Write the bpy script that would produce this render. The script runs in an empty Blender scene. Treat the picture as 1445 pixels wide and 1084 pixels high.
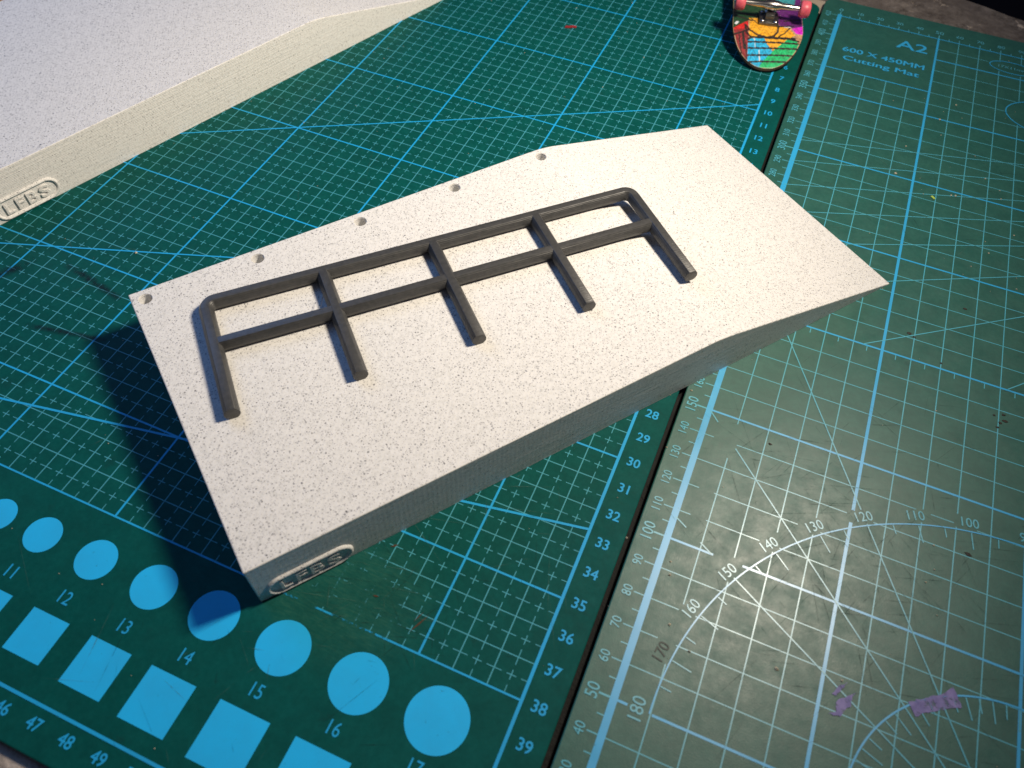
import bpy, bmesh, math, random
from mathutils import Vector, Matrix, Euler

random.seed(7)
S = bpy.context.scene
COL = S.collection
MM = 0.001
PI = math.pi


def mm(*v):
    return tuple(c * MM for c in v)


# ------------------------------------------------------------------ camera
cam_d = bpy.data.cameras.new('camera')
cam = bpy.data.objects.new('camera', cam_d)
COL.objects.link(cam)
F_PX, W_PX = 1102.65, 1445.0
cam_d.sensor_fit = 'HORIZONTAL'
cam_d.sensor_width = 36.0
cam_d.lens = 36.0 * F_PX / W_PX
cam_d.clip_start = 0.005
cam_d.clip_end = 20.0
R_ROWS = ((0.91969241, 0.39133883, 0.031934),
          (0.33548656, -0.74096166, -0.58174271),
          (-0.20399664, 0.54573778, -0.81274574))
m = Matrix.Identity(4)
for i in range(3):
    m[i][0] = R_ROWS[0][i]
    m[i][1] = -R_ROWS[1][i]
    m[i][2] = -R_ROWS[2][i]
    m[i][3] = (11.62, -431.05, 213.86)[i] * MM
cam.matrix_world = m
cam_d.dof.use_dof = True
cam_d.dof.focus_distance = 0.285
cam_d.dof.aperture_fstop = 17
S.camera = cam

# ------------------------------------------------------------- world, lamps
S.view_settings.view_transform = 'Standard'
S.view_settings.look = 'None'
S.view_settings.exposure = 0.0
S.view_settings.gamma = 1.0
wd = bpy.data.worlds.new('World')
S.world = wd
wd.use_nodes = True
wd.node_tree.nodes['Background'].inputs[0].default_value = (0.50, 0.58, 1.0, 1)
wd.node_tree.nodes['Background'].inputs[1].default_value = 0.048


def lamp(name, kind, loc, power, col, **kw):
    d = bpy.data.lights.new(name, kind)
    d.energy = power
    d.color = col
    for k, v in kw.items():
        setattr(d, k, v)
    o = bpy.data.objects.new(name, d)
    o.location = mm(*loc)
    COL.objects.link(o)
    return o


def aim(o, target):
    o.rotation_euler = (Vector(mm(*target)) - o.location).to_track_quat('-Z', 'Y').to_euler()


# the warm desk lamp right of the frame and an unseen cool fill light added at the left
dl_ = lamp('desk_lamp', 'AREA', (110, -161, 318), 2.38, (1.0, 0.875, 0.71), shape='DISK', size=0.072, spread=math.radians(165))
aim(dl_, (-530, -195, 70))
wl_ = lamp('cool_fill_light', 'AREA', (-640, -150, 450), 1.25, (0.20, 0.44, 1.0), shape='RECTANGLE', size=0.45, size_y=0.35)
aim(wl_, (-280, -170, 0))


# ---------------------------------------------------------------- helpers
def link(name, me, mat, parent=None, loc=None):
    o = bpy.data.objects.new(name, me)
    COL.objects.link(o)
    if mat is not None and not me.materials:
        me.materials.append(mat)
    if parent is not None:
        o.parent = parent
    if loc is not None:
        o.location = loc
    return o


def tag(o, label=None, cat=None, group=None, kind=None):
    if label:
        o['label'] = label
    if cat:
        o['category'] = cat
    if group:
        o['group'] = group
    if kind:
        o['kind'] = kind
    return o


def empty(name, loc, rz=0.0):
    o = bpy.data.objects.new(name, None)
    o.empty_display_size = 0.02
    o.location = loc
    o.rotation_euler = (0, 0, rz)
    COL.objects.link(o)
    return o


class MB:
    """collects faces in millimetres, builds one mesh in metres"""

    def __init__(self):
        self.v, self.f = [], []

    def add(self, vs, fs):
        n = len(self.v)
        self.v += [tuple(p) for p in vs]
        self.f += [tuple(n + i for i in q) for q in fs]

    def strip(self, a, b, w, z):
        dx, dy = b[0] - a[0], b[1] - a[1]
        L = math.hypot(dx, dy)
        if L < 1e-6:
            return
        nx, ny = -dy / L * w / 2, dx / L * w / 2
        self.add([(a[0] + nx, a[1] + ny, z), (a[0] - nx, a[1] - ny, z), (b[0] - nx, b[1] - ny, z), (b[0] + nx, b[1] + ny, z)],
                 [(0, 1, 2, 3)])

    def box(self, x0, x1, y0, y1, z0, z1):
        self.add([(x0, y0, z0), (x1, y0, z0), (x1, y1, z0), (x0, y1, z0), (x0, y0, z1), (x1, y0, z1), (x1, y1, z1), (x0, y1, z1)],
                 [(0, 3, 2, 1), (4, 5, 6, 7), (0, 1, 5, 4), (1, 2, 6, 5), (2, 3, 7, 6), (3, 0, 4, 7)])

    def mesh(self, name, smooth=False):
        me = bpy.data.meshes.new(name)
        me.from_pydata([mm(*p) for p in self.v], [], self.f)
        if smooth:
            for p in me.polygons:
                p.use_smooth = True
        me.update()
        return me

    def build(self, name, mat, parent=None, smooth=False, loc=None):
        return link(name, self.mesh(name, smooth), mat, parent, loc)


def bevelled(mb, name, mat, parent, width, seg=2, angle=30, smooth=True):
    """mesh with its sharp edges rounded, in bmesh (width in mm)"""
    me = mb.mesh(name)
    bm = bmesh.new()
    bm.from_mesh(me)
    bmesh.ops.remove_doubles(bm, verts=bm.verts, dist=1e-7)
    bmesh.ops.recalc_face_normals(bm, faces=bm.faces)
    ed = [e for e in bm.edges if len(e.link_faces) == 2 and e.calc_face_angle(0) > math.radians(angle)]
    bmesh.ops.bevel(bm, geom=ed, offset=width * MM, segments=seg, profile=0.5, affect='EDGES', clamp_overlap=True)
    bm.to_mesh(me)
    bm.free()
    if smooth:
        for p in me.polygons:
            p.use_smooth = True
        me.set_sharp_from_angle(angle=math.radians(40))
    return link(name, me, mat, parent)


def tube(mb, a, b, r, n=16, r2=None, caps=True):
    a, b = Vector(a), Vector(b)
    r2 = r if r2 is None else r2
    d = (b - a).normalized()
    u = d.orthogonal().normalized()
    w = d.cross(u)
    vs = []
    for (c, rr) in ((a, r), (b, r2)):
        for i in range(n):
            t = 2 * PI * i / n
            vs.append(c + u * (rr * math.cos(t)) + w * (rr * math.sin(t)))
    fs = [(i, (i + 1) % n, n + (i + 1) % n, n + i) for i in range(n)]
    if caps:
        fs += [tuple(range(n - 1, -1, -1)), tuple(range(n, 2 * n))]
    mb.add(vs, fs)


def lathe(mb, prof, axis_o, axis_d, n=28):
    """prof: list of (dist along axis, radius)"""
    o, d = Vector(axis_o), Vector(axis_d).normalized()
    u = d.orthogonal().normalized()
    w = d.cross(u)
    vs, fs = [], []
    for (h, r) in prof:
        for i in range(n):
            t = 2 * PI * i / n
            vs.append(o + d * h + u * (r * math.cos(t)) + w * (r * math.sin(t)))
    for k in range(len(prof) - 1):
        for i in range(n):
            j = (i + 1) % n
            fs.append((k * n + i, k * n + j, (k + 1) * n + j, (k + 1) * n + i))
    fs.append(tuple(range(n - 1, -1, -1)))
    fs.append(tuple((len(prof) - 1) * n + i for i in range(n)))
    mb.add(vs, fs)


_glyph = {}


def glyphs(text, bold=0.0, extr=0.0):
    key = (text, bold, extr)
    if key in _glyph:
        return _glyph[key]
    cu = bpy.data.curves.new('lettering', 'FONT')
    cu.body = text
    cu.size = 1.0
    cu.align_x = 'CENTER'
    cu.offset = bold
    cu.extrude = extr
    cu.resolution_u = 3
    o = bpy.data.objects.new('lettering', cu)
    COL.objects.link(o)
    dg = bpy.context.evaluated_depsgraph_get()
    me = bpy.data.meshes.new_from_object(o.evaluated_get(dg))
    vs = [tuple(v.co) for v in me.vertices]
    fs = [tuple(p.vertices) for p in me.polygons]
    bpy.data.objects.remove(o)
    bpy.data.curves.remove(cu)
    bpy.data.meshes.remove(me)
    x0, x1 = min(v[0] for v in vs), max(v[0] for v in vs)
    y0, y1 = min(v[1] for v in vs), max(v[1] for v in vs)
    vs = [((v[0] - (x0 + x1) / 2) / (y1 - y0), (v[1] - (y0 + y1) / 2) / (y1 - y0), v[2]) for v in vs]
    _glyph[key] = (vs, fs, (x1 - x0) / (y1 - y0))
    return _glyph[key]


def text(mb, s, x, y, h, rot=0.0, z=0.10, bold=0.0, squeeze=1.0, width=None):
    vs, fs, asp = glyphs(s, bold)
    k = squeeze if width is None else width / (asp * h)
    c, sn = math.cos(rot), math.sin(rot)
    mb.add([(x + (v[0] * h * k) * c - v[1] * h * sn, y + (v[0] * h * k) * sn + v[1] * h * c, z) for v in vs], fs)


# --------------------------------------------------------------- materials
def mat(name, base=(0.5, 0.5, 0.5), rough=0.5, spec=0.5, metal=0.0):
    ma = bpy.data.materials.new(name)
    ma.use_nodes = True
    b = ma.node_tree.nodes['Principled BSDF']
    b.inputs['Base Color'].default_value = (*base, 1)
    b.inputs['Roughness'].default_value = rough
    b.inputs['Specular IOR Level'].default_value = spec
    b.inputs['Metallic'].default_value = metal
    return ma


class NT:
    def __init__(self, ma):
        self.t = ma.node_tree
        self.b = self.t.nodes['Principled BSDF']
        self.co = self.t.nodes.new('ShaderNodeTexCoord').outputs['Object']

    def n(self, kind, **kw):
        nd = self.t.nodes.new(kind)
        for k, v in kw.items():
            setattr(nd, k, v)
        return nd

    def l(self, a, b):
        self.t.links.new(a, b)

    def mapped(self, scale=(1, 1, 1), rot=(0, 0, 0), loc=(0, 0, 0), src=None):
        nd = self.n('ShaderNodeMapping')
        nd.inputs['Scale'].default_value = scale
        nd.inputs['Rotation'].default_value = rot
        nd.inputs['Location'].default_value = loc
        self.l(src or self.co, nd.inputs['Vector'])
        return nd.outputs[0]

    def noise(self, scale, detail=3, rough=0.5, vec=None, dist=0.0):
        nd = self.n('ShaderNodeTexNoise')
        nd.inputs['Scale'].default_value = scale
        nd.inputs['Detail'].default_value = detail
        nd.inputs['Roughness'].default_value = rough
        nd.inputs['Distortion'].default_value = dist
        self.l(vec or self.co, nd.inputs['Vector'])
        return nd.outputs['Fac']

    def ramp(self, fac, stops, interp='LINEAR'):
        nd = self.n('ShaderNodeValToRGB')
        nd.color_ramp.interpolation = interp
        el = nd.color_ramp.elements
        while len(el) < len(stops):
            el.new(0.5)
        for e, (p, c) in zip(el, stops):
            e.position = p
            e.color = (c, c, c, 1) if isinstance(c, (int, float)) else (*c, 1)
        self.l(fac, nd.inputs[0])
        return nd.outputs[0]

    def mix(self, fac, a, b, blend='MIX'):
        nd = self.n('ShaderNodeMix', data_type='RGBA', blend_type=blend)
        for sock, v in ((nd.inputs[0], fac), (nd.inputs[6], a), (nd.inputs[7], b)):
            if isinstance(v, (int, float)):
                sock.default_value = v
            elif isinstance(v, tuple):
                sock.default_value = (*v, 1)
            else:
                self.l(v, sock)
        return nd.outputs[2]

    def math(self, op, a, b=0.0, c=None, clamp=False):
        nd = self.n('ShaderNodeMath', operation=op, use_clamp=clamp)
        for i, v in enumerate((a, b) if c is None else (a, b, c)):
            if isinstance(v, (int, float)):
                nd.inputs[i].default_value = v
            else:
                self.l(v, nd.inputs[i])
        return nd.outputs[0]

    def near(self, centre, r0, r1):
        """1 inside r0, 0 beyond r1 (mm), around a point in object space"""
        nd = self.n('ShaderNodeVectorMath', operation='DISTANCE')
        self.l(self.co, nd.inputs[0])
        nd.inputs[1].default_value = mm(*centre)
        mr = self.n('ShaderNodeMapRange', interpolation_type='SMOOTHSTEP')
        mr.inputs['From Min'].default_value = r0 * MM
        mr.inputs['From Max'].default_value = r1 * MM
        mr.inputs['To Min'].default_value = 1
        mr.inputs['To Max'].default_value = 0
        self.l(nd.outputs['Value'], mr.inputs['Value'])
        return mr.outputs[0]

    def bump(self, height, strength=0.3, dist=0.0002, prev=None):
        nd = self.n('ShaderNodeBump')
        nd.inputs['Strength'].default_value = strength
        nd.inputs['Distance'].default_value = dist
        self.l(height, nd.inputs['Height'])
        if prev is not None:
            self.l(prev, nd.inputs['Normal'])
        self.l(nd.outputs[0], self.b.inputs['Normal'])
        return nd.outputs[0]


def speckled():
    ma = mat('speckled_white_plastic', (0.78, 0.76, 0.72), 0.55, 0.25)
    t = NT(ma)
    base = t.ramp(t.noise(900, 3, 0.6), [(0.3, (0.68, 0.675, 0.65)), (0.5, (0.80, 0.79, 0.765)), (0.75, (0.84, 0.83, 0.805))])
    geo = t.n('ShaderNodeNewGeometry')
    nz = t.n('ShaderNodeSeparateXYZ')
    t.l(geo.outputs['True Normal'], nz.inputs[0])
    wall = t.math('LESS_THAN', nz.outputs[2], 0.5)
    col = base
    for (sc, rr, pw, dark, seed) in ((1050, 0.36, 1.5, (0.12, 0.12, 0.14), 0.0), (1900, 0.50, 1.0, (0.36, 0.35, 0.36), 0.31), (1400, 0.42, 1.4, (0.18, 0.18, 0.20), 0.53), (700, 0.26, 2.4, (0.03, 0.03, 0.045), 0.73)):
        v = t.n('ShaderNodeTexVoronoi')
        v.inputs['Scale'].default_value = sc
        t.l(t.mapped(loc=(seed, seed * 1.7, seed * 0.6)), v.inputs['Vector'])
        sep = t.n('ShaderNodeSeparateColor')
        t.l(v.outputs['Color'], sep.inputs[0])
        lim = t.math('MULTIPLY', t.math('POWER', sep.outputs[0], pw), rr)
        f = t.math('MULTIPLY', t.math('SUBTRACT', lim, v.outputs['Distance']), 12.0, clamp=True)
        f = t.math('MULTIPLY', f, t.math('MULTIPLY_ADD', sep.outputs[1], 0.6, 0.25))
        f = t.math('MULTIPLY', f, t.math('MULTIPLY_ADD', wall, -0.35, 1.0))
        col = t.mix(f, col, dark)
    t.l(col, t.b.inputs['Base Color'])
    # printed layer lines: fine steps in height on the walls
    lay = t.n('ShaderNodeTexWave', bands_direction='Z', wave_profile='SIN')
    lay.inputs['Scale'].default_value = 520
    lay.inputs['Distortion'].default_value = 0.4
    lay.inputs['Detail'].default_value = 1.0
    t.l(t.co, lay.inputs['Vector'])
    streak = t.noise(1.0, 3, 0.65, t.mapped(scale=(16, 16, 1500)))
    hgt = t.math('ADD', t.math('MULTIPLY', lay.outputs['Fac'], 0.2), streak)
    b1 = t.bump(t.math('MULTIPLY', hgt, wall), 0.85, 0.00026)
    # fine diagonal toolpaths on the top
    dg = t.n('ShaderNodeTexWave', bands_direction='X', wave_profile='SIN')
    dg.inputs['Scale'].default_value = 260
    dg.inputs['Distortion'].default_value = 0.6
    t.l(t.mapped(rot=(0, 0, math.radians(38))), dg.inputs['Vector'])
    t.bump(t.math('ADD', dg.outputs['Fac'], t.math('MULTIPLY', t.noise(900, 2), 1.2)), 0.10, 0.00012, b1)
    return ma


def dark_print():
    ma = mat('dark_grey_plastic', (0.06, 0.055, 0.05), 0.40, 0.65)
    t = NT(ma)
    f = t.noise(700, 3, 0.6)
    t.l(t.ramp(f, [(0.3, (0.042, 0.043, 0.043)), (0.7, (0.066, 0.066, 0.065))]), t.b.inputs['Base Color'])
    lay = t.n('ShaderNodeTexWave', bands_direction='Z', wave_profile='SIN')
    lay.inputs['Scale'].default_value = 700
    lay.inputs['Distortion'].default_value = 0.5
    t.l(t.co, lay.inputs['Vector'])
    b = t.bump(lay.outputs['Fac'], 0.35, 0.00015)
    t.bump(t.noise(1.0, 2, 0.6, t.mapped(scale=(120, 3500, 400))), 0.35, 0.0002, b)
    return ma


def mat_green(name, c0, c1, rough, spec, zones):
    ma = mat(name, c0, rough, spec)
    t = NT(ma)
    big = t.noise(14, 5, 0.62)
    fine = t.noise(650, 3, 0.7)
    col = t.mix(t.ramp(big, [(0.35, 0.0), (0.68, 1.0)]), c0, c1)
    col = t.mix(t.ramp(fine, [(0.35, 0.0), (0.75, 0.28)]), col, tuple(min(1, x * 1.6 + 0.006) for x in c1))
    # scuffed places
    scr = t.noise(1.0, 4, 0.75, t.mapped(scale=(260, 1700, 1), rot=(0, 0, 0.9)))
    scr = t.ramp(scr, [(0.45, 0.0), (0.72, 1.0)])
    z = None
    for (c, r0, r1) in zones:
        q = t.near(c, r0, r1)
        z = q if z is None else t.math('MAXIMUM', z, q)
    if z is not None:
        zz = t.math('MULTIPLY', z, t.math('MULTIPLY_ADD', scr, 0.5, 0.18))
        col = t.mix(zz, col, (0.045, 0.16, 0.115))
    # old dust and rubbed in dirt
    mott = t.ramp(t.noise(120, 6, 0.75), [(0.40, 0.0), (0.62, 0.45)])
    col = t.mix(mott, col, tuple(x * 0.68 + 0.002 for x in c0))
    spots = t.ramp(t.noise(95, 4, 0.7), [(0.62, 0.0), (0.74, 0.55)])
    col = t.mix(spots, col, tuple(x * 0.6 + 0.006 for x in c0))
    t.l(col, t.b.inputs['Base Color'])
    rg = t.math('MULTIPLY_ADD', t.noise(130, 6, 0.75), 0.42, rough - 0.21)
    t.l(rg, t.b.inputs['Roughness'])
    b = t.bump(t.noise(2600, 2, 0.6), 0.30, 0.00010)
    t.bump(t.noise(330, 4, 0.7), 0.12, 0.0002, b)
    return ma


def print_ink(name, col, rough, spec, zones, wear=0.60, floor_=0.0):
    """printed ink with worn away places: transparent where rubbed off"""
    ma = mat(name, col, rough, spec)
    t = NT(ma)
    c = t.mix(t.ramp(t.noise(55, 4, 0.65), [(0.35, 0.0), (0.75, 0.5)]), col, tuple(x * 0.72 + 0.015 for x in col))
    specks = t.ramp(t.noise(420, 3, 0.75), [(0.66, 0.0), (0.75, 0.55)])
    c = t.mix(specks, c, (0.02, 0.10, 0.14))
    t.l(c, t.b.inputs['Base Color'])
    t.l(t.math('MULTIPLY_ADD', t.noise(60, 5, 0.7), 0.25, rough - 0.12), t.b.inputs['Roughness'])
    z = None
    for (cc, r0, r1) in zones:
        q = t.near(cc, r0, r1)
        z = q if z is None else t.math('MAXIMUM', z, q)
    nz = t.math('ADD', t.math('MULTIPLY', t.noise(160, 4, 0.75), 0.7), t.math('MULTIPLY', t.noise(900, 2, 0.6), 0.3))
    if z is not None:
        nz = t.math('SUBTRACT', nz, t.math('MULTIPLY', z, 0.30))
    a = t.ramp(t.math('ADD', nz, wear - 0.5), [(0.32, floor_), (0.40, 1.0)])
    t.l(a, t.b.inputs['Alpha'])
    return ma


L_WORN = [((-52, -373, 0), 8, 26), ((-68, -376, 0), 6, 16), ((-19, -263, 0), 2, 10)]
R_WORN = [((31, -283, 0), 5, 16), ((29, -311, 0), 3, 10), ((36, -356, 0), 5, 14), ((62, -318, 0), 6, 18), ((45, -330, 0), 4, 14), ((75, -280, 0), 4, 15)]
M_speckle = speckled()
M_dark = dark_print()
M_matL = mat_green('green_mat_left', (0.001, 0.074, 0.066), (0.003, 0.088, 0.078), 0.55, 0.07, L_WORN)
M_matR = mat_green('green_mat_right', (0.016, 0.106, 0.086), (0.027, 0.116, 0.090), 0.45, 0.55, [])
M_inkL = print_ink('blue_ink', (0.016, 0.40, 0.78), 0.5, 0.2, L_WORN, 0.62)
M_inkLt = print_ink('blue_ink_thin', (0.07, 0.37, 0.46), 0.5, 0.2, L_WORN, 0.60)
M_inkR = print_ink('pale_blue_ink', (0.035, 0.42, 0.76), 0.34, 0.85, R_WORN, 0.60)
M_inkRt = print_ink('pale_blue_ink_thin', (0.09, 0.44, 0.55), 0.33, 0.8, R_WORN, 0.58)
M_solid = print_ink('solid_blue_ink', (0.020, 0.51, 0.97), 0.45, 0.2, [], 0.80)


# ---------------------------------------------------------- the workbench
def bench_mat():
    ma = mat('worn_bench_top', (0.12, 0.10, 0.09), 0.7, 0.3)
    t = NT(ma)
    big = t.noise(28, 6, 0.7)
    fine = t.noise(170, 6, 0.75)
    c = t.ramp(fine, [(0.30, (0.045, 0.036, 0.030)), (0.46, (0.135, 0.115, 0.098)), (0.60, (0.22, 0.19, 0.165)), (0.78, (0.40, 0.34, 0.28))])
    c = t.mix(t.ramp(big, [(0.40, 0.0), (0.62, 0.7)]), c, (0.12, 0.10, 0.088))
    # bare pale wood showing where the paint has chipped off
    chip = t.ramp(t.noise(65, 5, 0.7, None, 0.6), [(0.62, 0.0), (0.66, 1.0)])
    c = t.mix(chip, c, t.ramp(t.noise(210, 4, 0.7), [(0.3, (0.36, 0.28, 0.20)), (0.7, (0.58, 0.50, 0.42))]))
    t.l(c, t.b.inputs['Base Color'])
    sx = t.n('ShaderNodeSeparateXYZ')
    t.l(t.co, sx.inputs[0])
    # a torn pale lip of old varnish along the far edge of the mats
    wob = t.math('MULTIPLY_ADD', t.noise(150, 5, 0.7), 0.004, 0.0155)
    lip = t.math('MULTIPLY', t.math('LESS_THAN', sx.outputs[1], wob), t.math('GREATER_THAN', sx.outputs[1], 0.004))
    c = t.mix(t.math('MULTIPLY', lip, 0.8), c, (0.50, 0.42, 0.33))
    # shade in the joint between the mats, painted black into the bench colour
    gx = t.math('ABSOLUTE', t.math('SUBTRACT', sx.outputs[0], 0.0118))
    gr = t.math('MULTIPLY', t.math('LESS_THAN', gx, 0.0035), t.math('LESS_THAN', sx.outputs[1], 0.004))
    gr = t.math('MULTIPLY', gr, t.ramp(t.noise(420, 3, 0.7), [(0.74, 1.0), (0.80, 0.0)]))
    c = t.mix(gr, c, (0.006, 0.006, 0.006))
    pz = t.math('MULTIPLY', t.near((-112, -452, -3), 10, 50), t.ramp(t.noise(110, 5, 0.7), [(0.40, 0.0), (0.52, 0.9)]))
    c = t.mix(pz, c, (0.55, 0.47, 0.40))
    t.l(c, t.b.inputs['Base Color'])
    b = t.bump(fine, 0.7, 0.0012)
    t.bump(chip, 0.5, 0.0004, b)
    return ma


def bench():
    mb = MB()
    x0, x1, y0, y1, z0, z1 = -700, 720, -560, 41, -38, -3
    nx, ny = 120, 60
    # gently uneven top, denser towards the far edge
    ys = [y0 + (y1 - y0) * (1 - (1 - j / ny) ** 1.6) for j in range(ny + 1)]
    xs = [x0 + (x1 - x0) * i / nx for i in range(nx + 1)]
    vs = []
    for j, y in enumerate(ys):
        for x in xs:
            e = random.uniform(-1.4, 0.3) if j == ny else 0
            vs.append((x, y + e + (13.3 - 0.256 * (x - 83)) * (j / ny) ** 3, z1 + random.uniform(-0.25, 0.0)))
    fs = [(j * (nx + 1) + i, j * (nx + 1) + i + 1, (j + 1) * (nx + 1) + i + 1, (j + 1) * (nx + 1) + i) for j in range(ny) for i in range(nx)]
    n = len(vs)
    rim = [(0 * (nx + 1) + i) for i in range(nx + 1)] + [j * (nx + 1) + nx for j in range(1, ny + 1)] + \
          [ny * (nx + 1) + i for i in range(nx - 1, -1, -1)] + [j * (nx + 1) for j in range(ny - 1, 0, -1)]
    low = [(vs[i][0], vs[i][1], z0) for i in rim]
    k = len(rim)
    fs += [(rim[(i + 1) % k], rim[i], n + i, n + (i + 1) % k) for i in range(k)]
    fs.append(tuple(n + i for i in range(k)))
    mb.add(vs + low, fs)
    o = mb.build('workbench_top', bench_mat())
    tag(o, kind='structure')
    fm = mat('dark_floor', (0.03, 0.028, 0.03), 0.8, 0.2)
    t = NT(fm)
    t.l(t.ramp(t.noise(3, 4), [(0.3, (0.02, 0.018, 0.02)), (0.7, (0.045, 0.04, 0.04))]), t.b.inputs['Base Color'])
    fb = MB()
    fb.add([(-3000, -3000, -760), (3000, -3000, -760), (3000, 3000, -760), (-3000, 3000, -760)], [(0, 1, 2, 3)])
    tag(fb.build('floor', fm), kind='structure')


bench()


# ------------------------------------------------------------- cutting mats
def slab(x0, x1, y0, y1, z0, z1, r, parent, ma):
    pts = []
    for (cx, cy, a0) in ((x1 - r, y1 - r, 0), (x0 + r, y1 - r, 90), (x0 + r, y0 + r, 180), (x1 - r, y0 + r, 270)):
        for i in range(9):
            a = math.radians(a0 + 90 * i / 8)
            pts.append((cx + r * math.cos(a), cy + r * math.sin(a)))
    k = len(pts)
    mb = MB()
    ins = lambda d, z: [((x0 + x1) / 2 + (p[0] - (x0 + x1) / 2) * (1 - 2 * d / (x1 - x0)), (y0 + y1) / 2 + (p[1] - (y0 + y1) / 2) * (1 - 2 * d / (y1 - y0)), z) for p in pts]
    rings = [ins(0.3, z0), ins(0, z0 + 0.3), ins(0, z1 - 0.4), ins(0.12, z1 - 0.12), ins(0.4, z1)]
    vs = [p for rg in rings for p in rg]
    fs = []
    for a in range(4):
        for i in range(k):
            j = (i + 1) % k
            fs.append((a * k + i, a * k + j, (a + 1) * k + j, (a + 1) * k + i))
    fs.append(tuple(4 * k + i for i in range(k)))
    fs.append(tuple(range(k - 1, -1, -1)))
    mb.add(vs, fs)
    return mb.build('mat_body', ma, parent)


def clip_runs(a, b, keep, step=0.4):
    L = math.hypot(b[0] - a[0], b[1] - a[1])
    n = max(1, int(L / step))
    out, st = [], None
    for i in range(n + 1):
        t = i / n
        ok = keep(a[0] + (b[0] - a[0]) * t, a[1] + (b[1] - a[1]) * t)
        if ok and st is None:
            st = t
        if (not ok or i == n) and st is not None:
            e = t if ok else (i - 1) / n
            if e > st:
                out.append(((a[0] + (b[0] - a[0]) * st, a[1] + (b[1] - a[1]) * st), (a[0] + (b[0] - a[0]) * e, a[1] + (b[1] - a[1]) * e)))
            st = None
    return out


def left_mat():
    root = empty('cutting_mat', mm(0, 0, -3))
    tag(root, 'dark green cutting mat printed with solid blue circles and squares, under the speckled ramp', 'cutting mat')
    sub = empty('tmp', (0, 0, 0))
    bpy.data.objects.remove(sub)
    kids = []
    body = slab(-589.5, 10.6, -440.7, 7.2, -3.0, 0.0, 6, None, M_matL)
    kids.append(body)
    thin, bold, cross = MB(), MB(), MB()
    U, V = 58, 38
    X = lambda u: -10.0 * u
    Y = lambda v: -10.0 * v
    for v in range(1, V):
        if v % 5:
            thin.strip((X(0), Y(v)), (X(U), Y(v)), 0.30, 0.040)
    for u in range(1, U):
        if (U - u) % 5:
            thin.strip((X(u), Y(0)), (X(u), Y(V)), 0.32, 0.052)
    for u in range(U):
        for v in range(V):
            cx, cy = X(u + .5), Y(v + .5)
            cross.strip((cx - 1.35, cy), (cx + 1.35, cy), 0.26, 0.040)
            cross.strip((cx, cy - 1.35), (cx, cy + 1.35), 0.26, 0.052)
            h0 = -2.2 if u > 0 else -2.2
            h1 = 2.2 if u > 0 else 0
            cross.strip((X(u) + h0, cy), (X(u) + h1, cy), 0.24, 0.064)
            w0 = -2.2 if v < V else 0
            cross.strip((cx, Y(v) - 2.2), (cx, Y(v) + (2.2 if v else 0)), 0.24, 0.064)
    for u in range(U):
        cross.strip((X(u + .5), Y(V)), (X(u + .5), Y(V) + 2.2), 0.24, 0.064)
    for v in range(5, V, 5):
        bold.strip((X(0), Y(v)), (X(U), Y(v)), 0.62, 0.076)
    for u in range(3, U, 5):
        bold.strip((X(u), Y(0)), (X(u), Y(V)), 0.66, 0.088)
    bold.strip((X(0), Y(V)), (X(U), Y(V)), 0.55, 0.076)
    bold.strip((X(0), Y(0)), (X(U), Y(0)), 0.55, 0.076)
    bold.strip((X(0) , Y(0)), (X(0), Y(43)), 0.95, 0.100)
    bold.strip((X(U), Y(0)), (X(U), Y(43)), 0.95, 0.100)
    bold.strip((X(0), Y(43)), (X(U), Y(43)), 0.85, 0.112)
    # angle guide lines
    bold.strip((0, -95.0), (-400, -328.0 + 0.0) if False else (-560, -420 + 0) if False else (-220.0, -223.0), 0.6, 0.124)
    bold.strip((-220.0, -223.0), (-420.0, -339.4), 0.6, 0.124)
    bold.strip((-160.0, -277.0), (-243.0, -307.0), 0.6, 0.124)
    bold.strip((-243.0, -307.0), (-420.0, -371.0), 0.6, 0.124)
    bold.strip((-160.0, -277.0), (-60.0, -240.9), 0.6, 0.124)
    bold.strip((0, -327.0), (-190.0, -361.0), 0.75, 0.124)
    bold.strip((-190.0, -361.0), (-300.0, -380.0), 0.75, 0.124)
    kids.append(tag(thin.build('printed_grid_line', M_inkLt), kind='stuff'))
    kids.append(tag(cross.build('printed_cross_mark', M_inkLt), kind='stuff'))
    kids.append(tag(bold.build('printed_bold_line', M_inkL), kind='stuff'))
    num = MB()
    for v in range(1, 43):
        text(num, str(v), 5.0, Y(v) + 0.2, 3.3, 0, 0.136, 0.016, 0.98)
    for n in range(1, 58):
        text(num, str(n), X(U - n) - 0.6, -434.2, 3.3, 0, 0.136, 0.016, 0.92)
    cd = {17: 18, 16: 41, 15: 64, 14: 86, 13: 106, 12: 126, 11: 145, 10: 161, 9: 177}
    for d, u in cd.items():
        text(num, str(d), -u, -405.2, 3.7, 0, 0.136, 0.002, 0.84)
    kids.append(tag(num.build('printed_number', M_inkL), kind='stuff'))
    for d, u in cd.items():
        c = MB()
        n = 72
        c.add([(-u + d / 2 * math.cos(2 * PI * i / n), -393.0 + d / 2 * math.sin(2 * PI * i / n), 0.05) for i in range(n)], [tuple(range(n))])
        kids.append(c.build('printed_circle', M_solid))
        s = MB()
        s.add([(-u - d / 2, -410.6 - d, 0.05), (-u + d / 2, -410.6 - d, 0.05), (-u + d / 2, -410.6, 0.05), (-u - d / 2, -410.6, 0.05)], [(0, 1, 2, 3)])
        kids.append(s.build('printed_square', M_solid))
    for k in kids:
        k.parent = root
        k.location = mm(0, 0, 3)
    return root


RX, RY, RA = 22.169, -419.881, 0.0021806    # zero of the right mat's ruler on the bench


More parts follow.
